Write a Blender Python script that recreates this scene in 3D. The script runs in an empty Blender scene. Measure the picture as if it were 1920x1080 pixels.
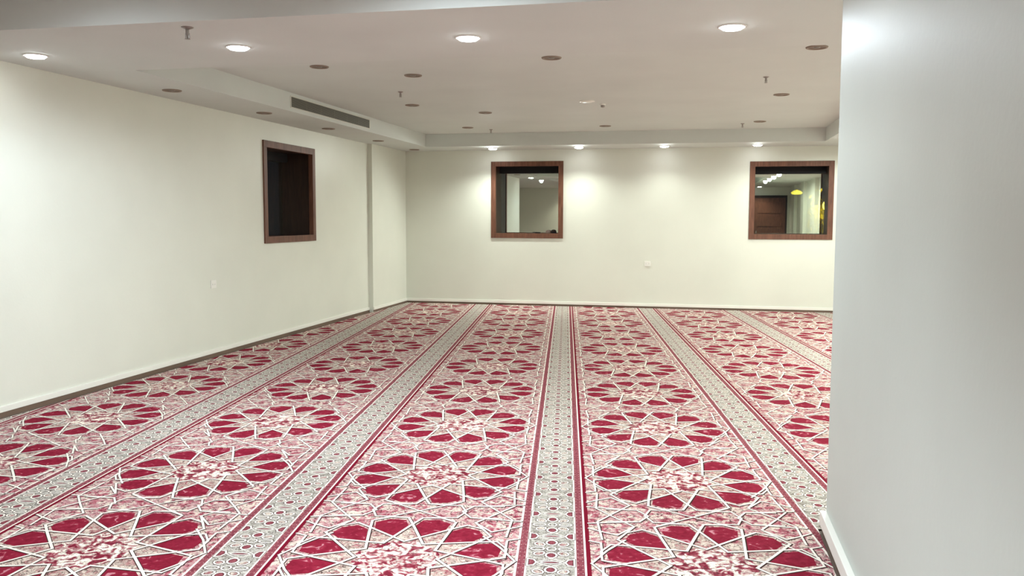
import bpy, bmesh, math, random
from mathutils import Vector, Matrix
random.seed(7)
SC = bpy.context.scene
COL = SC.collection

# ------------------------------------------------------------------ camera
EYE = 1.5                     # camera height above the floor
K = EYE * 0.977               # metres per room unit
cam_d = bpy.data.cameras.new('camera')
cam = bpy.data.objects.new('camera', cam_d)
COL.objects.link(cam)
cam_d.sensor_width = 36.0
cam_d.lens = 1621.6 / 1920 * 36.0
cam_d.clip_start = 0.05
pitch, roll, yaw = 0.08082, 0.00299, 0.20924
fwd0 = Vector((-math.sin(yaw), math.cos(yaw), 0)); right0 = Vector((math.cos(yaw), math.sin(yaw), 0))
up0 = Vector((0, 0, 1))
fw = fwd0 * math.cos(pitch) - up0 * math.sin(pitch)
u2 = up0 * math.cos(pitch) + fwd0 * math.sin(pitch)
r3 = right0 * math.cos(roll) + u2 * math.sin(roll)
u3 = u2 * math.cos(roll) - right0 * math.sin(roll)
cam.matrix_world = Matrix(((r3.x, u3.x, -fw.x, 0), (r3.y, u3.y, -fw.y, 0), (r3.z, u3.z, -fw.z, EYE), (0, 0, 0, 1)))
SC.camera = cam

# ------------------------------------------------------------------ world, exposure
W = bpy.data.worlds.new('night'); SC.world = W; W.use_nodes = True
W.node_tree.nodes['Background'].inputs[0].default_value = (0.010, 0.013, 0.022, 1)
W.node_tree.nodes['Background'].inputs[1].default_value = 1.0
SC.view_settings.view_transform = 'Standard'
SC.view_settings.look = 'None'
SC.view_settings.gamma = 1.0
SC.view_settings.use_curve_mapping = False
SC.view_settings.exposure = 1.42
LAMP_W = 68.0                 # watts of one downlight
COOL = (0.80, 0.91, 1.0)
NEUT = (0.93, 1.0, 0.93)
WARM = (1.0, 0.96, 0.86)

# ------------------------------------------------------------------ helpers
def X(v): return v * K
def Z(v): return EYE + v * K  # v in room units above the eye

def sr(r, g, b):
    f = lambda c: ((c / 255 + 0.055) / 1.055) ** 2.4 if c > 10 else c / 255 / 12.92
    return (f(r), f(g), f(b), 1.0)

def tag(o, label=None, cat=None, group=None, kind=None):
    if label: o['label'] = label
    if cat: o['category'] = cat
    if group: o['group'] = group
    if kind: o['kind'] = kind
    return o

def empty(name, loc=(0, 0, 0), **kw):
    o = bpy.data.objects.new(name, None); COL.objects.link(o); o.location = loc
    o.empty_display_size = 0.05
    return tag(o, **kw)

def meshobj(name, verts, faces, mats, parent=None, smooth=False, midx=None):
    me = bpy.data.meshes.new(name)
    me.from_pydata(verts, [], faces)
    for m in (mats if isinstance(mats, (list, tuple)) else [mats]): me.materials.append(m)
    if midx: me.polygons.foreach_set('material_index', midx)
    if smooth: me.polygons.foreach_set('use_smooth', [True] * len(faces))
    me.update()
    o = bpy.data.objects.new(name, me); COL.objects.link(o)
    if parent: o.parent = parent
    return o

def from_bm(name, bm, mats, parent=None, smooth=False):
    me = bpy.data.meshes.new(name)
    bmesh.ops.recalc_face_normals(bm, faces=bm.faces)
    bm.to_mesh(me); bm.free()
    for m in (mats if isinstance(mats, (list, tuple)) else [mats]): me.materials.append(m)
    if smooth: me.polygons.foreach_set('use_smooth', [True] * len(me.polygons))
    o = bpy.data.objects.new(name, me); COL.objects.link(o)
    if parent: o.parent = parent
    return o

def box(bm, x0, x1, y0, y1, z0, z1, bevel=0.0):
    n = bmesh.new()
    bmesh.ops.create_cube(n, size=1.0)
    for v in n.verts:
        v.co = Vector((x0 + (v.co.x + .5) * (x1 - x0), y0 + (v.co.y + .5) * (y1 - y0), z0 + (v.co.z + .5) * (z1 - z0)))
    if bevel:
        bmesh.ops.bevel(n, geom=n.edges[:], offset=bevel, segments=2, affect='EDGES', profile=0.7)
    me = bpy.data.meshes.new('t'); n.to_mesh(me); n.free()
    bm.from_mesh(me); bpy.data.meshes.remove(me)

def boxobj(name, b, mat, parent=None, bevel=0.0):
    bm = bmesh.new(); box(bm, *b, bevel=bevel)
    return from_bm(name, bm, mat, parent)

def lathe(name, prof, mat, parent=None, n=32, smooth=True, axis='z'):
    """prof: (radius, height) list, revolved about the vertical axis"""
    verts, faces = [], []
    m = len(prof)
    for i in range(n):
        a = 2 * math.pi * i / n
        for r, z in prof:
            verts.append((r * math.cos(a), r * math.sin(a), z))
    for i in range(n):
        j = (i + 1) % n
        for k in range(m - 1):
            faces.append((i * m + k, j * m + k, j * m + k + 1, i * m + k + 1))
    o = meshobj(name, verts, faces, mat, parent, smooth)
    bm = bmesh.new(); bm.from_mesh(o.data)
    bmesh.ops.remove_doubles(bm, verts=bm.verts, dist=1e-6)
    bmesh.ops.recalc_face_normals(bm, faces=bm.faces)
    bm.to_mesh(o.data); bm.free()
    return o

# ------------------------------------------------------------------ materials
def newmat(name):
    m = bpy.data.materials.new(name); m.use_nodes = True
    return m, m.node_tree, m.node_tree.nodes['Principled BSDF']

def paint(name, col, rough=0.5, spec=0.4, var=0.03, bump=0.06, scale=60):
    m, t, p = newmat(name)
    tc = t.nodes.new('ShaderNodeTexCoord')
    n = t.nodes.new('ShaderNodeTexNoise'); n.inputs['Scale'].default_value = 1.3; n.inputs['Detail'].default_value = 4
    t.links.new(tc.outputs['Object'], n.inputs['Vector'])
    r = t.nodes.new('ShaderNodeValToRGB')
    r.color_ramp.elements[0].position = .3; r.color_ramp.elements[1].position = .7
    r.color_ramp.elements[0].color = [c * (1 - var) for c in col[:3]] + [1]
    r.color_ramp.elements[1].color = [min(1, c * (1 + var)) for c in col[:3]] + [1]
    t.links.new(n.outputs['Fac'], r.inputs['Fac']); t.links.new(r.outputs['Color'], p.inputs['Base Color'])
    n2 = t.nodes.new('ShaderNodeTexNoise'); n2.inputs['Scale'].default_value = scale; n2.inputs['Detail'].default_value = 3
    t.links.new(tc.outputs['Object'], n2.inputs['Vector'])
    b = t.nodes.new('ShaderNodeBump'); b.inputs['Strength'].default_value = bump; b.inputs['Distance'].default_value = 0.01
    t.links.new(n2.outputs['Fac'], b.inputs['Height']); t.links.new(b.outputs['Normal'], p.inputs['Normal'])
    p.inputs['Roughness'].default_value = rough
    p.inputs['Specular IOR Level'].default_value = spec
    return m

def plain(name, col, rough=0.5, metal=0.0, spec=0.5):
    m, t, p = newmat(name)
    p.inputs['Base Color'].default_value = col if len(col) == 4 else (*col, 1)
    p.inputs['Roughness'].default_value = rough; p.inputs['Metallic'].default_value = metal
    p.inputs['Specular IOR Level'].default_value = spec
    return m

def wood(name, c1, c2, rough=0.45):
    m, t, p = newmat(name)
    tc = t.nodes.new('ShaderNodeTexCoord'); mp = t.nodes.new('ShaderNodeMapping')
    mp.inputs['Scale'].default_value = (18, 18, 2.5)
    n = t.nodes.new('ShaderNodeTexNoise'); n.inputs['Scale'].default_value = 2.0; n.inputs['Detail'].default_value = 6
    t.links.new(tc.outputs['Object'], mp.inputs['Vector']); t.links.new(mp.outputs['Vector'], n.inputs['Vector'])
    r = t.nodes.new('ShaderNodeValToRGB'); r.color_ramp.elements[0].position = .3; r.color_ramp.elements[1].position = .7
    r.color_ramp.elements[0].color = c1; r.color_ramp.elements[1].color = c2
    t.links.new(n.outputs['Fac'], r.inputs['Fac']); t.links.new(r.outputs['Color'], p.inputs['Base Color'])
    p.inputs['Roughness'].default_value = rough
    p.inputs['Specular IOR Level'].default_value = 0.25
    return m

def emit(name, col, strength):
    m, t, p = newmat(name)
    p.inputs['Base Color'].default_value = (.8, .8, .8, 1)
    p.inputs['Emission Color'].default_value = (*col, 1)
    p.inputs['Emission Strength'].default_value = strength
    return m

M_WALL = paint('cream_wall_paint', (0.73, 0.74, 0.655), rough=0.42, spec=0.45)
M_PIER_SHADE = paint('shaded_pier_wall', (0.56, 0.60, 0.55), rough=0.5, spec=0.3, bump=0.05, scale=45)  # same wall colour made greyer, standing in for shade on the pier
M_CEIL = paint('ceiling_paint', (0.67, 0.70, 0.67), rough=0.75, spec=0.2)
M_BASE = plain('white_skirting', (0.86, 0.85, 0.78), 0.35)
M_DARKSTRIP = paint('brown_skirting', sr(112, 92, 78), rough=0.5, var=.15)
M_FLOOR = paint('screed_floor', sr(105, 90, 78), rough=0.7, var=.1)
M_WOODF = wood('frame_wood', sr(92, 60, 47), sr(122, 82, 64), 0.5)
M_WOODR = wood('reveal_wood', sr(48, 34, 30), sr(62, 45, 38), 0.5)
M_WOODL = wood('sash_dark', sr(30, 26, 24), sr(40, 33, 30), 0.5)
M_BLACK = plain('black_fabric', (0.008, 0.007, 0.008), 0.8)
M_DOOR = wood('door_wood', sr(92, 60, 48), sr(112, 74, 58), 0.4)
M_RING = plain('bronze_ring', sr(142, 126, 112), 0.55, 0.1)
M_RINGL = plain('white_ring', (0.8, 0.79, 0.76), 0.4)
M_DISH = plain('dark_reflector', sr(118, 104, 92), 0.5, 0.2)
M_BULB = plain('unlit_lens', (0.24, 0.21, 0.18), 0.3)
M_LENS = emit('lit_lens', (0.93, 0.97, 1.0), 14.0)
M_PLASTIC = plain('white_plastic', (0.82, 0.81, 0.75), 0.3)
M_PLASTD = plain('grey_socket_holes', (0.12, 0.11, 0.10), 0.5)
M_CHROME = plain('dull_chrome', (0.30, 0.27, 0.25), 0.35, 0.6)
M_GRILLE = plain('grey_grille', sr(112, 108, 94), 0.5)
M_GRILLF = plain('grille_frame', (0.66, 0.65, 0.58), 0.45)
M_GRILLB = plain('grille_duct', sr(70, 66, 56), 0.8)

def glass_mat():
    m, t, p = newmat('reflective_glass'); t.nodes.remove(p)
    out = t.nodes['Material Output']
    g = t.nodes.new('ShaderNodeBsdfGlossy'); g.inputs['Color'].default_value = (0.88, 0.92, 0.80, 1); g.inputs['Roughness'].default_value = 0.006
    tr = t.nodes.new('ShaderNodeBsdfTransparent'); tr.inputs['Color'].default_value = (0.85, 0.88, 0.84, 1)
    mx = t.nodes.new('ShaderNodeMixShader'); mx.inputs[0].default_value = 0.68
    t.links.new(tr.outputs[0], mx.inputs[1]); t.links.new(g.outputs[0], mx.inputs[2]); t.links.new(mx.outputs[0], out.inputs[0])
    return m
M_GLASS = glass_mat()

def floral(name, stops, scale, dark, dark_amt, fleck=None):
    """woven arabesque: blotches from a noise ramp with thin dark contour scrolls"""
    m, t, p = newmat(name)
    tc = t.nodes.new('ShaderNodeTexCoord')
    n = t.nodes.new('ShaderNodeTexNoise'); n.inputs['Scale'].default_value = scale; n.inputs['Detail'].default_value = 2.5
    n.inputs['Distortion'].default_value = 1.2
    t.links.new(tc.outputs['Object'], n.inputs['Vector'])
    r = t.nodes.new('ShaderNodeValToRGB'); e = r.color_ramp.elements
    e[0].position, e[0].color = stops[0]; e[1].position, e[1].color = stops[-1]
    for pos, c in stops[1:-1]:
        q = e.new(pos); q.color = c
    t.links.new(n.outputs['Fac'], r.inputs['Fac'])
    # thin scrolls: narrow band of a second noise
    n2 = t.nodes.new('ShaderNodeTexNoise'); n2.inputs['Scale'].default_value = scale * 0.9; n2.inputs['Detail'].default_value = 1.5
    n2.inputs['Distortion'].default_value = 2.0
    mp = t.nodes.new('ShaderNodeMapping'); mp.inputs['Location'].default_value = (7.3, 2.1, 0)
    t.links.new(tc.outputs['Object'], mp.inputs['Vector']); t.links.new(mp.outputs['Vector'], n2.inputs['Vector'])
    r2 = t.nodes.new('ShaderNodeValToRGB'); f = r2.color_ramp.elements
    f[0].position, f[0].color = 0.42, (0, 0, 0, 1); f[1].position, f[1].color = 0.58, (0, 0, 0, 1)
    a = f.new(0.462); a.color = (0, 0, 0, 1)
    a = f.new(0.495); a.color = (dark_amt,) * 3 + (1,)
    a = f.new(0.505); a.color = (dark_amt,) * 3 + (1,)
    a = f.new(0.538); a.color = (0, 0, 0, 1)
    t.links.new(n2.outputs['Fac'], r2.inputs['Fac'])
    mx = t.nodes.new('ShaderNodeMix'); mx.data_type = 'RGBA'
    t.links.new(r2.outputs['Color'], mx.inputs['Factor']); t.links.new(r.outputs['Color'], mx.inputs['A']); mx.inputs['B'].default_value = dark
    # pile grain
    n3 = t.nodes.new('ShaderNodeTexNoise'); n3.inputs['Scale'].default_value = 220; n3.inputs['Detail'].default_value = 1
    t.links.new(tc.outputs['Object'], n3.inputs['Vector'])
    b = t.nodes.new('ShaderNodeBump'); b.inputs['Strength'].default_value = 0.25; b.inputs['Distance'].default_value = 0.003
    t.links.new(n3.outputs['Fac'], b.inputs['Height']); t.links.new(b.outputs['Normal'], p.inputs['Normal'])
    t.links.new(mx.outputs['Result'], p.inputs['Base Color'])
    p.inputs['Roughness'].default_value = 0.95; p.inputs['Specular IOR Level'].default_value = 0.08
    return m

DYE = 0.56                    # wool reflectance against the display colours
def dy(r, g, b):
    c = sr(r, g, b); return (c[0] * DYE, c[1] * DYE, c[2] * DYE, 1.0)
C_CREAM = sr(218, 200, 184); C_PALE = dy(246, 206, 198); C_PINK = dy(222, 128, 138); C_ROSE = dy(190, 70, 92)
C_DARK = dy(96, 62, 60); C_GREY = dy(206, 200, 184)
M_FIELD = floral('carpet_field', [(0.30, dy(180, 62, 86)), (0.40, dy(222, 126, 138)), (0.465, dy(246, 182, 184)), (0.52, dy(250, 206, 200)), (0.60, C_CREAM)], 23, dy(84, 48, 50), 1.0)
M_STAR = floral('carpet_star_ground', [(0.32, dy(206, 116, 126)), (0.42, dy(236, 182, 174)), (0.51, dy(240, 216, 200)), (0.62, C_CREAM)], 26, dy(84, 56, 52), 0.95)
M_CENT = floral('carpet_centre', [(0.36, dy(160, 40, 66)), (0.45, dy(206, 104, 118)), (0.50, C_PALE), (0.58, sr(246, 234, 216))], 21, C_DARK, 0.7)
M_PETAL = floral('carpet_petal', [(0.30, dy(156, 28, 56)), (0.58, dy(178, 42, 70)), (0.64, dy(194, 64, 90)), (0.70, dy(250, 170, 180))], 19, dy(130, 14, 44), 0.35)
M_LINE = plain('carpet_cream_line', (0.82, 0.76, 0.67, 1), 0.95, 0, 0.05)
M_OUT = plain('carpet_dark_outline', dy(84, 54, 52), 0.95, 0, 0.05)
M_BAND = floral('carpet_band_ground', [(0.34, dy(176, 162, 150)), (0.46, dy(222, 214, 200)), (0.60, dy(250, 240, 226))], 38, dy(84, 66, 62), 0.9)
M_MAR = floral('carpet_maroon_band', [(0.34, dy(146, 62, 78)), (0.50, dy(178, 92, 102)), (0.66, dy(196, 112, 120))], 70, dy(110, 40, 54), 0.3)
M_CRIM = plain('carpet_crimson_line', dy(150, 24, 52), 0.95, 0, 0.05)
M_BEAD = plain('carpet_bead', dy(240, 196, 192), 0.95, 0, 0.05)
CM = [M_FIELD, M_STAR, M_CENT, M_PETAL, M_LINE, M_OUT, M_BAND, M_MAR, M_CRIM, M_BEAD]
FIELD, STAR, CENT, PETAL, LINE, OUT, BAND, MAR, CRIM, BEAD = range(10)

# ------------------------------------------------------------------ room dimensions (room units)
XL, XR = -3.452, 2.27         # left wall, far right wall
XREC = -4.7                   # left wall of the area behind the camera
YB, YF = 9.895, -2.2          # back wall, wall behind the camera
YREC = 3.45                   # where the left wall ends towards the camera
ZS, ZT, ZTOP = 0.784, 0.9217, 1.10
TX0, TX1 = -2.96, 1.262       # trays
PX0, PX1, PY = 0.434, 0.86, 2.9165   # pier
ZFL = -EYE / K                # floor in room units
WT = 0.33                     # wall thickness / reveal depth

# ------------------------------------------------------------------ structure
def rbox(bm, x0, x1, y0, y1, z0, z1, bevel=0.0):
    box(bm, X(x0), X(x1), X(y0), X(y1), Z(z0), Z(z1), bevel)

def struct(name, boxes, mat, parent=None, bevel=0.0, top=True):
    bm = bmesh.new()
    for b in boxes: rbox(bm, *b, bevel=bevel)
    o = from_bm(name, bm, mat, parent)
    if top: o['kind'] = 'structure'
    return o

struct('floor', [(XREC - WT, XR + WT, YF - WT, YB + WT, ZFL - 0.1, ZFL)], M_FLOOR)

LW = (6.50, 7.47, -0.215, 0.626)           # left window: y0 y1 z0 z1
BW1 = (-2.353, -1.502, -0.2335, 0.6525)    # back windows: x0 x1 z0 z1
BW2 = (0.565, 1.443, -0.2255, 0.6245)
struct('wall_left', [
    (XL - WT, XL, YREC, LW[0], ZFL, ZTOP), (XL - WT, XL, LW[1], YB + WT, ZFL, ZTOP),
    (XL - WT, XL, LW[0], LW[1], ZFL, LW[2]), (XL - WT, XL, LW[0], LW[1], LW[3], ZTOP),
    (XREC, XL - WT, YREC, YREC + 0.2, ZFL, ZTOP), (XREC - WT, XREC, YF - WT, YREC + 0.2, ZFL, ZTOP)], M_WALL)
struct('wall_left_pilaster', [(XL, XL + 0.05, 8.80, YB, ZFL, ZS)], M_WALL)
struct('wall_back', [
    (XL, BW1[0], YB, YB + WT, ZFL, ZTOP), (BW1[1], BW2[0], YB, YB + WT, ZFL, ZTOP), (BW2[1], XR + WT, YB, YB + WT, ZFL, ZTOP),
    (BW1[0], BW1[1], YB, YB + WT, ZFL, BW1[2]), (BW1[0], BW1[1], YB, YB + WT, BW1[3], ZTOP),
    (BW2[0], BW2[1], YB, YB + WT, ZFL, BW2[2]), (BW2[0], BW2[1], YB, YB + WT, BW2[3], ZTOP)], M_WALL)
struct('wall_right', [(PX0, PX1, YF, PY, ZFL, ZS)], M_PIER_SHADE, bevel=0.004)
struct('wall_far_right', [(XR, XR + WT, YF - WT, YB, ZFL, ZTOP)]
       + [(XR - 0.07, XR, y, y + 0.55, ZFL, ZS) for y in (-1.2, 0.6, 2.4, 4.2)], M_WALL)
struct('wall_rear', [(XREC, XR, YF - WT, YF, ZFL, ZTOP)], M_WALL)

# ceiling: raised trays inside lower soffits
ceil = struct('ceiling', [(XREC, XR, YF, YB, ZT, ZTOP)], M_CEIL)
def soffit(b): 
    o = struct('soffit', [b], M_CEIL, ceil, top=False); return o
soffit((XL, TX0, YREC, YB, ZS, ZT)); soffit((XREC, TX0, YF, YREC, ZS, ZT))
soffit((TX1, XR, YF, YB, ZS, ZT)); soffit((TX0, TX1, 9.297, YB, ZS, ZT))
soffit((TX0, TX1, 3.20, 4.195, ZS, ZT)); soffit((TX0, TX1, YF, -1.5, ZS, ZT))

# skirting: brown strip at the carpet with a white board above
HB, HW = 0.027, 0.030
def skirt(name, segs, tw=0.010, tb=0.006, hw=HW):
    o = empty(name, kind='structure')
    for x0, x1, y0, y1, nx, ny in segs:      # wall line and outward normal
        def grow(t):
            a = [x0, x1, y0, y1]
            if nx > 0: a[1] = x0 + t
            if nx < 0: a[0] = x1 - t
            if ny > 0: a[3] = y0 + t
            if ny < 0: a[2] = y1 - t
            return a
        g = grow(tb); bm = bmesh.new(); rbox(bm, *g, ZFL, ZFL + HB); from_bm('brown_strip', bm, M_DARKSTRIP, o)
        g = grow(tw); bm = bmesh.new(); rbox(bm, *g, ZFL + HB, ZFL + HB + hw, bevel=0.003); from_bm('white_board', bm, M_BASE, o)
    return o
skirt('baseboard_left', [(XL, XL, YREC, 8.80, 1, 0), (XL + .05, XL + .05, 8.80, YB, 1, 0)])
skirt('baseboard_back', [(XL + .06, XR, YB, YB, 0, -1)])
skirt('baseboard_right', [(PX0, PX0, YF, PY, -1, 0)], tw=0.020, tb=0.012, hw=0.045)

# ------------------------------------------------------------------ windows
def window(name, u0, u1, z0, z1, side):
    """side 'back': opening in the back wall, u = x; 'left': opening in the left wall, u = y"""
    w = empty(name, kind='structure')
    fwid = 0.056
    def b(nm, a0, a1, d0, d1, zz0, zz1, mat, bevel=0.0):
        # d measured from the wall face into the wall (negative: into the room)
        bm = bmesh.new()
        if side == 'back': rbox(bm, a0, a1, YB + d0, YB + d1, zz0, zz1, bevel)
        else: rbox(bm, XL - d1, XL - d0, a0, a1, zz0, zz1, bevel)
        return from_bm(nm, bm, mat, w)
    P = -0.012
    fm = M_WOODF
    b('frame_board', u0, u1, P, 0.03, z1 - fwid, z1, fm, 0.003)
    b('frame_board', u0, u1, P, 0.03, z0, z0 + fwid, fm, 0.003)
    b('frame_board', u0, u0 + fwid, P, 0.03, z0 + fwid, z1 - fwid, fm, 0.003)
    b('frame_board', u1 - fwid, u1, P, 0.03, z0 + fwid, z1 - fwid, fm, 0.003)
    i = fwid * 0.85
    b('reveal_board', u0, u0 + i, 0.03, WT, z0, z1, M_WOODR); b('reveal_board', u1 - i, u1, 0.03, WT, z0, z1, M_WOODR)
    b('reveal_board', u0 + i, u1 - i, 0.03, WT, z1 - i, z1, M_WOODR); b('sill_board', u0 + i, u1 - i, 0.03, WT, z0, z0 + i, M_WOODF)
    b('blind_box', u0 + i, u1 - i, 0.24, WT, z1 - i - 0.075, z1 - i, M_BLACK)
    b('pane', u0 + i, u1 - i, 0.300, 0.303, z0 + i, z1 - i - 0.075, M_GLASS)
    return w
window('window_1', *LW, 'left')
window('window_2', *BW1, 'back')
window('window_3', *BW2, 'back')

# door and panels behind the camera (seen reflected in window_3)
d = empty('door_1', kind='structure')
bm = bmesh.new(); rbox(bm, 1.42, 2.16, YF, YF + 0.03, ZFL, 0.52); from_bm('door_leaf', bm, M_DOOR, d)
bm = bmesh.new(); rbox(bm, 1.36, 1.42, YF, YF + 0.045, ZFL, 0.58); rbox(bm, 2.16, 2.20, YF, YF + 0.045, ZFL, 0.58); rbox(bm, 1.42, 2.16, YF, YF + 0.045, 0.52, 0.58)
from_bm('door_frame', bm, M_WOODR, d)
for q in range(4):
    zz = -0.85 + 0.33 * q
    bm = bmesh.new(); rbox(bm, 1.50, 2.08, YF + 0.03, YF + 0.042, zz, zz + 0.27, bevel=0.004); from_bm('door_panel', bm, M_DOOR, d)
bm = bmesh.new(); rbox(bm, 1.46, 1.475, YF + 0.03, YF + 0.07, -0.42, -0.30, bevel=0.004); from_bm('door_handle', bm, M_CHROME, d)

# ------------------------------------------------------------------ carpet
CY = 0.14695; CC, CS = math.cos(CY), math.sin(CY)
PER = 0.92067                 # roll width
UB = -0.03678                 # middle of the patterned border band
VP, V0 = 0.8265, 3.262        # rosette pitch and phase along the roll
def mir(pts, su, sv): return [(u * su, v * sv) for u, v in pts]

def pol(r, a): return (r * math.cos(math.radians(a)), r * math.sin(math.radians(a)) * 1.08)

SEQ = [0]
def stroke(out, pts, w, z, mat, closed=False):
    n = len(pts)
    for i in range(n if closed else n - 1):
        (x0, y0), (x1, y1) = pts[i], pts[(i + 1) % n]
        dx, dy = x1 - x0, y1 - y0; L = math.hypot(dx, dy)
        if L < 1e-5: continue
        SEQ[0] = (SEQ[0] + 1) % 45; zj = z + SEQ[0] * 0.022
        dx /= L; dy /= L; e = w * 0.42; nx, ny = -dy * w / 2, dx * w / 2
        out.append(([(x0 - dx * e + nx, y0 - dy * e + ny), (x0 - dx * e - nx, y0 - dy * e - ny),
                     (x1 + dx * e - nx, y1 + dy * e - ny), (x1 + dx * e + nx, y1 + dy * e + ny)], zj, mat))

def both(out, pts, w=0.0086, closed=False, zo=0):
    stroke(out, [(x + .0016, y - .0022) for x, y in pts], w * 1.6, 3 + zo, OUT, closed)
    stroke(out, pts, w, 5 + zo, LINE, closed)

def ell(cx, cy, rx, ry, n=12, a=0.0, pinch=1.0):
    r = []
    for i in range(n):
        t = 2 * math.pi * i / n
        x = rx * math.cos(t); y = ry * (abs(math.sin(t)) ** pinch) * (1 if math.sin(t) >= 0 else -1)
        r.append((cx + x * math.cos(a) - y * math.sin(a), cy + x * math.sin(a) + y * math.cos(a)))
    return r

# one rosette tile, centred on (0,0), field half width .35, half pitch VP/2
T = []
T.append(([pol(0.262, a) for a in range(0, 360, 30)], 1, STAR))
T.append(([pol(0.128, a) for a in range(0, 360, 15)], 2, CENT))
for k in range(12):
    c = 15 + 30 * k
    T.append(([pol(0.170, c), pol(0.250, c + 12.3), pol(0.299, c + 9.5), pol(0.314, c), pol(0.299, c - 9.5), pol(0.250, c - 12.3)], 2, PETAL))
    a = 30 * k
    both(T, [pol(0.122, a), pol(0.262, a + 30), pol(0.318, a + 34.2)])
    both(T, [pol(0.122, a), pol(0.262, a - 30), pol(0.318, a - 34.2)], zo=.3)
    both(T, [pol(0.318, c + 10.8), pol(0.330, c), pol(0.318, c - 10.8)], 0.0068, zo=.6)
H = VP / 2
Q = [  # strapwork of one quarter (u > 0, v > 0), mirrored into the others
    [pol(0.322, 66), (0.0, H)],
    [(0.087, 0.352), (0.137, 0.352), (0.160, H)],
    [(0.285, 0.352), (0.182, 0.356), (0.148, H)],
    [pol(0.318, 35), (0.203, 0.309), (0.276, H)],
    [(0.203, 0.309), (0.262, 0.230), (0.317, 0.262), (0.350, 0.286)],
    [(0.311, 0.190), (0.320, 0.346), (0.276, H)],
    [(0.240, 0.190), (0.300, 0.100), (0.349, 0.0)],
    [(0.316, 0.070), (0.316, 0.160), (0.350, 0.176)],
    [(0.182, 0.356), (0.350, 0.332)],
    [(0.087, 0.352), (0.030, 0.344)],
]
for pts in Q:
    for su in (1, -1):
        for sv in (1, -1): both(T, mir(pts, su, sv), 0.0072)
# a few filled hexagons between the rosettes
for su in (1, -1):
    for sv in (1, -1):
        T.append((mir([(0.09, 0.36), (0.137, 0.36), (0.15, H), (0.02, H)], su, sv), 1, FIELD))

# border band, repeated four times per rosette; centred on u = 0, v in 0..VP/4
B = []
FP = VP / 4
B.append(([(-.0693, -FP / 2), (.0693, -FP / 2), (.0693, FP / 2), (-.0693, FP / 2)], 1, BAND))
def cell(poly_fn, w, inner):
    B.append((poly_fn(1.0), 1.5, inner)); stroke(B, poly_fn(1.0), w * 2.3, 2, OUT, True); stroke(B, poly_fn(1.0), w * 1.35, 3, LINE, True)
for sy in (1, -1):
    cell(lambda s, sy=sy: ell(0, sy * .050, .0165 * s, .0200 * s, 10), .0044, MAR)
    for sx in (1, -1):
        cell(lambda s, sy=sy, sx=sx: ell(sx * .036, sy * .037, .0175 * s, .0135 * s, 9, sx * sy * .7), .0040, STAR)
for sx in (1, -1):
    cell(lambda s, sx=sx: ell(sx * .042, 0, .0205 * s, .0120 * s, 10), .0044, BAND)
    cell(lambda s, sx=sx: [(sx * .0685, FP / 2 - .026), (sx * .050, FP / 2 - .020), (sx * .042, FP / 2), (sx * .050, FP / 2 + .020), (sx * .0685, FP / 2 + .026)], .0042, MAR)
cell(lambda s: ell(0, 0, .0140 * s, .0150 * s, 8), .0040, BAND)
cell(lambda s: ell(0, FP / 2, .030 * s, .0085 * s, 10), .0036, MAR)
stroke(B, [(-.042, FP / 2), (-.02, FP / 2 - .018), (0, FP / 2 - .030)], .0030, 3, LINE); stroke(B, [(.042, FP / 2), (.02, FP / 2 - .018), (0, FP / 2 - .030)], .0030, 3, LINE)
stroke(B, [(-.042, FP / 2), (-.02, FP / 2 + .018), (0, FP / 2 + .030)], .0030, 3, LINE); stroke(B, [(.042, FP / 2), (.02, FP / 2 + .018), (0, FP / 2 + .030)], .0030, 3, LINE)
for q in range(7):
    v = -FP / 2 + FP * (q + .5) / 7
    for uc in (-.0855, .0855):
        for s in (-.0068, .0068):
            B.append(([(uc + s - .0016, v - .0022), (uc + s + .0016, v - .0022), (uc + s + .0016, v + .0022), (uc + s - .0016, v + .0022)], 2, BEAD))

# half planes in floor units (floor unit = EYE metres)
f = K / EYE
GAP = 0.012
def clip(poly, a, b, c):
    """keep a*x + b*y <= c"""
    out = []; n = len(poly)
    for i in range(n):
        p, q = poly[i], poly[(i + 1) % n]
        dp = a * p[0] + b * p[1] - c; dq = a * q[0] + b * q[1] - c
        if dp <= 0: out.append(p)
        if (dp < 0 < dq) or (dq < 0 < dp):
            t = dp / (dp - dq); out.append((p[0] + (q[0] - p[0]) * t, p[1] + (q[1] - p[1]) * t))
    return out
bx0, bx1, by0, by1 = XL * f + GAP + .034, XR * f - .08 * f, YF * f + GAP + .03, YB * f - GAP - .004
px0, px1, py = PX0 * f - .022, PX1 * f + .008, PY * f + .008
rx0, ry = XREC * f + .01, YREC * f - .004
pcol = (XL + .05) * f + GAP; ycol = 8.80 * f - .01
def fit(poly):
    xs = [p[0] for p in poly]; ys = [p[1] for p in poly]
    x0, x1, y0, y1 = min(xs), max(xs), min(ys), max(ys)
    if x1 < rx0 or x0 > bx1 or y1 < by0 or y0 > by1: return []
    if x0 < rx0: poly = clip(poly, -1, 0, -rx0)
    if x1 > bx1: poly = clip(poly, 1, 0, bx1)
    if y0 < by0: poly = clip(poly, 0, -1, -by0)
    if y1 > by1: poly = clip(poly, 0, 1, by1)
    if len(poly) < 3: return []
    parts = [poly]
    def sub(parts, planes):       # remove the convex region {all planes <= c}
        out = []
        for p in parts:
            rest = p
            for (a, b, c) in planes:
                o = clip(rest, -a, -b, -c)
                if len(o) > 2: out.append(o)
                rest = clip(rest, a, b, c)
                if len(rest) < 3: break
        return out
    if x0 < bx0 and y1 > ry: parts = sub(parts, [(1, 0, bx0), (0, -1, -ry)])
    if x0 < pcol and y1 > ycol: parts = sub(parts, [(1, 0, pcol), (0, -1, -ycol)])
    if x1 > px0 and x0 < px1 and y0 < py: parts = sub(parts, [(0, 1, py), (1, 0, px1), (-1, 0, -px0)])
    return parts

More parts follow.
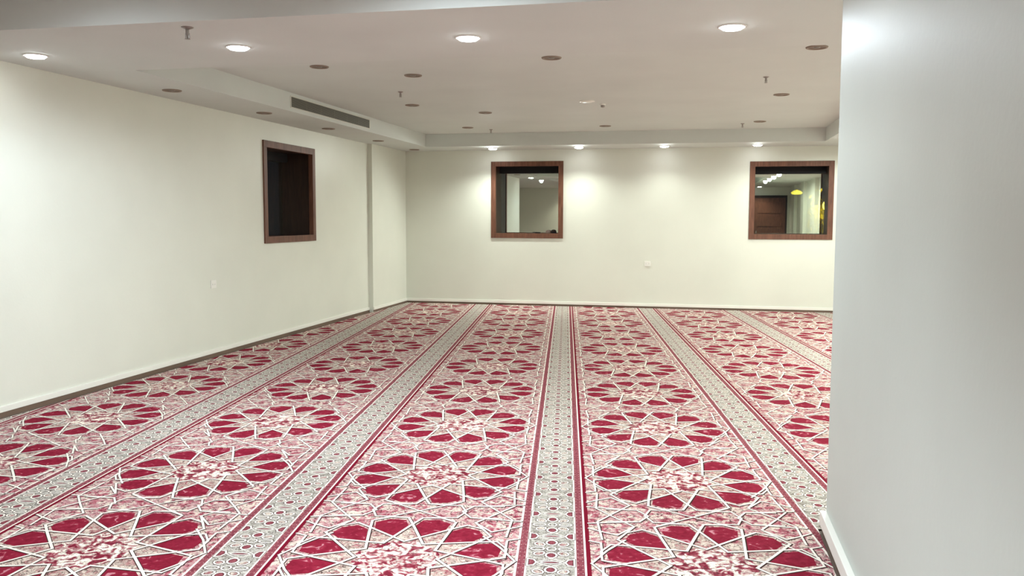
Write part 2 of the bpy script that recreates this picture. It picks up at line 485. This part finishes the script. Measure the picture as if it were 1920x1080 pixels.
carpet = empty('prayer_carpet', label='red, pink and cream fitted carpet of twelve-petalled rosettes with patterned stripes, covering the floor', cat='carpet')
THK = 0.008
for k in range(-6, 5):
    verts, faces, mi = [], [], []
    uc = UB + k * PER
    def emit_poly(pts, z, mat):
        w = [(u * CC - v * CS, u * CS + v * CC) for u, v in pts]
        for q in fit(w):
            n0 = len(verts); zz = THK + z * 0.00022
            verts.extend([(x * EYE, y * EYE, zz) for x, y in q]); faces.append(tuple(range(n0, n0 + len(q)))); mi.append(mat)
    # the roll: band on its left, then the field
    for n in range(-8, 10):
        vc = V0 + n * VP; va, vb = vc - H, vc + H
        emit_poly([(uc - .104, va), (uc + PER - .104, va), (uc + PER - .104, vb), (uc - .104, vb)], 0, FIELD)
        for a, b2, m in ((-.104, -.097, LINE), (-.097, -.0745, MAR), (-.0745, -.0693, LINE), (.0693, .0745, LINE), (.0745, .0975, MAR), (.0975, .1035, LINE), (.1035, .1165, CRIM)):
            emit_poly([(uc + a, va), (uc + b2, va), (uc + b2, vb), (uc + a, vb)], 1, m)
        for j in range(4):
            vv = va + (j + .5) * FP + 0.0
            for pts, z, m in B: emit_poly([(uc + u, vv + v) for u, v in pts], z, m)
        um = uc + 0.4667
        for pts, z, m in T: emit_poly([(um + u, vc + v) for u, v in pts], z, m)
    if not faces: continue
    me = bpy.data.meshes.new('carpet_strip'); me.from_pydata(verts, [], faces)
    for m in CM: me.materials.append(m)
    me.polygons.foreach_set('material_index', mi)
    me.update()
    # wind every face upwards
    flip = [p.index for p in me.polygons if p.normal.z < 0]
    if flip:
        bm = bmesh.new(); bm.from_mesh(me); bm.faces.ensure_lookup_table()
        bmesh.ops.reverse_faces(bm, faces=[bm.faces[i] for i in flip]); bm.to_mesh(me); bm.free()
    o = bpy.data.objects.new('carpet_strip', me); COL.objects.link(o); o.parent = carpet

# ------------------------------------------------------------------ downlights
RD = 0.0855
def make_dim():
    t = empty('downlight')
    lathe('trim_ring', [(RD, 0), (RD, -.003), (RD - .004, -.009), (RD - .014, -.010), (RD - .020, -.004), (RD - .021, -.001)], M_RING, t)
    lathe('reflector', [(RD - .021, -.0015), (.030, -.0012), (.0001, -.0012)], M_DISH, t)
    lathe('lens', [(.026, -.0012), (.024, -.007), (.012, -.010), (.0001, -.011)], M_BULB, t, 20)
    return t
def make_lit():
    t = empty('downlight')
    lathe('trim_ring', [(RD, 0), (RD, -.003), (RD - .004, -.007), (RD - .012, -.008), (RD - .016, -.003), (RD - .017, -.001)], M_RINGL, t)
    lathe('lens', [(RD - .017, -.001), (RD - .018, -.010), (RD - .028, -.018), (.03, -.023), (.0001, -.024)], M_LENS, t)
    return t
def copy_tree(o, parent=None):
    c = o.copy(); COL.objects.link(c)
    if parent: c.parent = parent
    for ch in list(o.children):
        if ch.type == 'MESH': copy_tree(ch, c)
    return c
protos = {}
def downlight(x, y, z, lit, label, group, power=1.0, col=NEUT, cone=178, blend=0.35, tilt=(0, 0)):
    key = bool(lit)
    if key not in protos:
        o = protos[key] = make_lit() if lit else make_dim()
    else: o = copy_tree(protos[key])
    o.location = (X(x), X(y), Z(z))
    tag(o, label, 'ceiling light', group)
    if lit:
        L = bpy.data.lights.new('bulb', 'SPOT'); L.energy = LAMP_W * power; L.color = col
        L.spot_size = math.radians(cone); L.spot_blend = blend; L.shadow_soft_size = 0.06
        b = bpy.data.objects.new('bulb', L); COL.objects.link(b); b.parent = o; b.location = (0, 0, -0.03)
        b.rotation_euler = (math.radians(tilt[0]), math.radians(tilt[1]), 0)
    return o

G1 = 'lit downlights along the near ceiling bridge'
for i, (x, lb) in enumerate([(-3.17, 'leftmost lit downlight, over the left wall near the photo edge'),
                             (-2.086, 'second lit downlight from the left, in the near ceiling row'),
                             (-0.989, 'third lit downlight from the left, near the top middle'),
                             (0.127, 'brightest lit downlight, rightmost of the near row beside the pale pier')]):
    downlight(x, 3.72, ZS, True, lb, G1, (.15, .95, .8, .42)[i], ((0.58, 0.80, 1.0), COOL, COOL, COOL)[i], (150, 178, 178, 178)[i], (.8, .35, .35, .35)[i], ((0, -25), (0, 0), (0, 0), (0, 0))[i])
GB = 'lit downlights in the back soffit'
for x, lb in [(-2.27, 'small lit downlight in the back soffit above the middle window left edge'),
              (-1.29, 'small lit downlight in the back soffit just right of the middle window'),
              (-0.355, 'small lit downlight in the back soffit midway between the two back windows'),
              (0.62, 'small lit downlight in the back soffit above the right back window left edge')]:
    downlight(x, 9.62, ZS, True, lb, GB, {-2.27: .95, -1.29: .62, -0.355: .32, 0.62: .28}[x], NEUT, 165, 0.7, (-28, 0))
GS = 'unlit downlights along the left soffit'
for y, lb in [(4.891, 'unlit downlight in the left soffit, nearest the camera'),
              (6.066, 'unlit downlight in the left soffit, above the left window near edge'),
              (7.234, 'unlit downlight in the left soffit, just beyond the left window under the vent'),
              (8.46, 'unlit downlight in the left soffit, above the wall step'),
              (9.62, 'unlit downlight in the left soffit, in the far left corner')]:
    downlight(-3.20, y, ZS, False, lb, GS)
GT = 'unlit round fittings in the raised ceiling'
for x, y, lb in [(-2.28, 5.03, 'unlit downlight, nearest and leftmost of the three large dark ones in the raised ceiling'),
                 (-0.835, 5.01, 'unlit downlight, nearest of those in the middle of the raised ceiling'),
                 (0.616, 4.98, 'unlit downlight, nearest to the pale pier, top right'),
                 (-1.818, 5.45, 'faint grey round fitting beside the light streak left of the middle'),
                 (-2.30, 6.87, 'unlit downlight in the raised ceiling facing the far end of the vent'),
                 (-1.831, 7.475, 'unlit downlight in the raised ceiling above the middle window, third row'),
                 (-2.308, 8.665, 'farthest left unlit downlight in the raised ceiling by the back step'),
                 (-0.911, 8.76, 'farthest middle unlit downlight in the raised ceiling by the back step'),
                 (0.571, 8.62, 'farthest right unlit downlight in the raised ceiling by the back step'),
                 (0.60, 6.80, 'unlit downlight in the raised ceiling, second row beside the pier')]:
    downlight(x, y, ZT, False, lb, GT)
# near tray and side rows, outside the frame but lighting it
GN = 'lit downlights in the near tray'
for x, y, pw, lb in [(-2.29, 2.62, .30, 'lit downlight in the near tray left'), (-0.85, 2.62, .85, 'lit downlight in the near tray middle'),
                     (0.10, 2.25, .004, 'lit downlight in the near tray beside the pier'), (-2.29, 0.6, .18, 'lit downlight overhead left'),
                     (-2.29, -0.9, .25, 'lit downlight behind the camera left')]:
    downlight(x, y, ZT, True, lb, GN, pw, COOL, 158, .8, (14, 0) if y > 2.5 else (0, 0))
downlight(-0.85, 0.85, ZT, True, 'unseen fill downlight overhead, left of the camera', GN, 2.6, COOL, 114, .8)  # unseen lamp, cone and power set to brighten the floor and lower pier
downlight(-0.25, 1.75, ZT, True, 'added fill downlight overhead, just in front of the camera', GN, 1.1, COOL, 85, 1.0)  # added unseen lamp, narrow beam to brighten the near floor and its bounce
for y, lb in [(2.55, 'lit downlight in the left soffit beyond the frame edge')]:
    downlight(-3.17, y, ZS, True, lb, 'lit downlights along the left soffit near the camera', 0.15, COOL)
for y, pw, lb in [(8.9, .7, 'added hidden downlight in the right soffit against the back wall'), (7.86, .9, 'added hidden downlight in the right soffit, next to the back one'),  # hidden lamps added to extend the row and brighten the far end
              (6.82, 1.4, 'added hidden downlight in the right soffit, third from the back'), (5.78, 1.1, 'lit downlight in the right soffit, fourth from the back'),  # the first lamp on this line is also added for the far end
              (4.74, .6, 'lit downlight in the right soffit, fifth from the back'), (3.70, .7, 'lit downlight in the right soffit, beside the pier end'),
              (2.72, .7, 'lit downlight in the right soffit, behind the pier'), (1.68, .7, 'lit downlight in the right soffit, nearest the rear door')]:
    downlight(1.38, y, ZS, True, lb, 'lit downlights along the right soffit', pw, NEUT)
for x, lb in [(-3.2, 'added wall-wash downlight at the rear wall, in the left recess'), (-2.3, 'added wall-wash downlight at the rear wall, left of the middle'),
              (-0.9, 'added wall-wash downlight at the rear wall, in the middle'), (1.5, 'added wall-wash downlight above the rear door')]:
    downlight(x, -1.78, ZS, True, lb, 'added downlights washing the rear wall', 0.9, WARM, 130, 1.0)  # added unseen lamps that brighten the rear wall for its reflection

# pale round lamp and detector
wl = empty('ceiling_lamp', (X(-0.864), X(6.90), Z(ZT)), label='flat pale round ceiling lamp, unlit, between the dark downlights in mid ceiling', cat='ceiling light')
lathe('trim_ring', [(.090, 0), (.090, -.005), (.084, -.010), (.076, -.011), (.072, -.006)], M_PLASTIC, wl)
lathe('diffuser', [(.073, -.006), (.060, -.013), (.03, -.016), (.0001, -.017)], M_PLASTIC, wl)
sd = empty('smoke_detector', (X(-0.76), X(7.10), Z(ZT)), label='small round smoke detector beside the pale ceiling lamp', cat='detector')
lathe('base', [(.034, 0), (.034, -.010), (.028, -.014)], M_PLASTIC, sd, 20)
lathe('sensor_head', [(.028, -.014), (.024, -.022), (.026, -.034), (.016, -.040), (.0001, -.041)], M_CHROME, sd, 20)

# sprinklers
def sprinkler(x, y, z, label, s=1.0):
    t = empty('sprinkler', (X(x), X(y), Z(z)), label=label, cat='sprinkler', group='pendent ceiling sprinklers')
    lathe('escutcheon', [(.030 * s, 0), (.029 * s, -.003), (.018 * s, -.009), (.011 * s, -.012)], M_CHROME, t, 20)
    lathe('stem', [(.009 * s, -.008), (.009 * s, -.034 * s), (.006 * s, -.038 * s), (.005 * s, -.052 * s)], M_CHROME, t, 12)
    bm = bmesh.new()
    for sg in (-1, 1): box(bm, sg * .010 * s - .0015, sg * .010 * s + .0015, -.002, .002, -.056 * s, -.030 * s)
    box(bm, -.0115 * s, .0115 * s, -.002, .002, -.032 * s, -.029 * s)
    from_bm('yoke', bm, M_CHROME, t)
    lathe('deflector', [(.0001, -.0555 * s), (.014 * s, -.0555 * s), (.014 * s, -.0575 * s), (.0001, -.0575 * s)], M_CHROME, t, 16)
    return t
sprinkler(-2.08, 3.30, ZS, 'nearest sprinkler head, hanging at the ceiling step top left', 1.25)
sprinkler(-2.145, 6.137, ZT, 'small sprinkler head left of the middle, over the row with the grey fitting')
sprinkler(0.426, 5.95, ZT, 'sprinkler head in the raised ceiling between the two right downlights')
sprinkler(0.42, 8.79, ZT, 'sprinkler head at the far right by the back step')
sprinkler(-2.12, 8.90, ZT, 'faint sprinkler head at the back step above the middle window')

# ------------------------------------------------------------------ air vent in the left fascia
vent = empty('air_vent', (X(TX0), X(6.81), Z(0.855)), label='long grey linear air grille set in the left ceiling step', cat='air vent')
bm = bmesh.new()
hy, hz = X(0.795), X(0.0445)
box(bm, 0, .006, -hy, hy, hz - .010, hz); box(bm, 0, .006, -hy, hy, -hz, -hz + .010)
box(bm, 0, .006, -hy, -hy + .012, -hz + .010, hz - .010); box(bm, 0, .006, hy - .012, hy, -hz + .010, hz - .010)
from_bm('frame', bm, M_GRILLF, vent)
bm = bmesh.new(); box(bm, 0.0005, .0015, -hy + .012, hy - .012, -hz + .010, hz - .010); from_bm('duct', bm, M_GRILLB, vent)
bm = bmesh.new()
for q in range(8):
    z = -hz + .016 + q * (2 * hz - .032) / 7
    box(bm, 0.0016, .0050, -hy + .012, hy - .012, z - .0028, z + .0028)
for q in range(1, 6):
    y = -hy + 2 * hy * q / 6; box(bm, 0.0016, .0056, y - .003, y + .003, -hz + .010, hz - .010)
o = from_bm('louvre_slats', bm, M_GRILLE, vent); o['kind'] = 'stuff'

# ------------------------------------------------------------------ wall sockets
def socket(x, y, z, rot, label, w=.10, h=.085):
    t = empty('wall_socket', (x, y, z), label=label, cat='socket'); t.rotation_euler = (0, 0, rot)
    bm = bmesh.new(); box(bm, -w / 2, w / 2, -.010, 0, -h / 2, h / 2, bevel=.003); from_bm('face_plate', bm, M_PLASTIC, t)
    for sx in (-.022, .022):
        for dx, dz in ((-.006, -.004), (.006, -.004), (0, .008)):
            boxobj('pin_hole', (sx + dx - .0015, sx + dx + .0015, -.0106, -.0098, dz - .003, dz + .003), M_PLASTD, t)
socket(X(-0.533), X(YB), Z(-0.513), 0, 'small white double socket on the back wall between the windows')
socket(X(XL), X(5.72), Z(-0.49), math.pi / 2, 'small white socket low on the left wall before the window')

# ------------------------------------------------------------------ things on the sills
def on_sill(u, d, wz): return (X(u), X(YB + d), Z(wz))
s0 = BW1[2] + 0.056 * 0.85
c1 = empty('remote_control', on_sill(-1.90, .12, s0), label='flat black item lying on the middle window sill', cat='remote')
bm = bmesh.new(); box(bm, -.07, .07, -.025, .025, 0, .022, bevel=.005); from_bm('body', bm, M_BLACK, c1)
bm = bmesh.new()
for q in range(5): box(bm, -.05 + q * .02, -.04 + q * .02, -.008, .008, .022, .0245)
from_bm('buttons', bm, M_PLASTD, c1)
c2 = empty('skullcap', on_sill(-1.69, .12, s0), label='small rounded dark cap standing on the middle window sill', cat='cap')
lathe('crown', [(.052, .0), (.052, .03), (.046, .05), (.030, .066), (.0001, .072)], plain('dark_knit', sr(92, 76, 68), .9), c2, 20)
lathe('brim_band', [(.0535, .0), (.0545, .006), (.0535, .014)], plain('dark_band', sr(40, 32, 30), .9), c2, 20)

# ------------------------------------------------------------------ outside, seen faintly through the glass
lamp_y = X(YB) + 9.0
sl = empty('street_lamp', (2.52, lamp_y, -2.78), label='yellow glowing street lamp outside, seen through the right back window', cat='street lamp')
lathe('post', [(.05, -.15), (.04, 4.2), (.02, 4.9)], M_BLACK, sl, 12)
g = lathe('lamp_dome', [(.0001, -.05), (.11, -.04), (.15, 0), (.09, .05), (.0001, .08)], emit('sodium_lamp', (1.0, .80, .04), 2.6), sl, 20)
g.location = (0, 0, 4.95)
L = bpy.data.lights.new('tree_fill', 'POINT'); L.energy = 190; L.color = (1, .78, .15); L.shadow_soft_size = .15
b = bpy.data.objects.new('tree_fill', L); COL.objects.link(b); b.parent = sl; b.location = (.62, -1.3, 4.6)  # added fill light in front of the tree, set apart from the dome
def tree(x, y, z, label):
    t = empty('tree', (x, y, z), label=label, cat='tree')
    lathe('trunk', [(.10, -.58), (.07, 2.0), (.04, 3.6)], M_WOODR, t, 10)
    vs, fs = [], []
    for _ in range(700):
        a = random.uniform(0, 6.283); r = random.random() ** .5 * .42; zz = random.gauss(3.9, .22)
        c = Vector((r * math.cos(a), r * math.sin(a) * .8, zz)); n0 = len(vs)
        d1 = Vector((random.gauss(0, 1), random.gauss(0, 1), random.gauss(0, 1))).normalized(); d2 = d1.cross(Vector((random.random(), random.random(), 1))).normalized()
        vs.extend([c + d1 * .07, c + d2 * .028, c - d1 * .07, c - d2 * .028]); fs.append((n0, n0 + 1, n0 + 2, n0 + 3))
    o = meshobj('foliage', [tuple(v) for v in vs], fs, plain('leaf', sr(170, 160, 50), .6), t); o['kind'] = 'stuff'
tree(3.18, lamp_y - .5, -2.35, 'tree lit yellow outside, behind the right back window')
gr = boxobj('ground', (-14, 14, X(YB + WT) + .3, X(YB) + 26, -3.1, -2.93), paint('asphalt', (.05, .05, .05), .9)); gr['kind'] = 'structure'
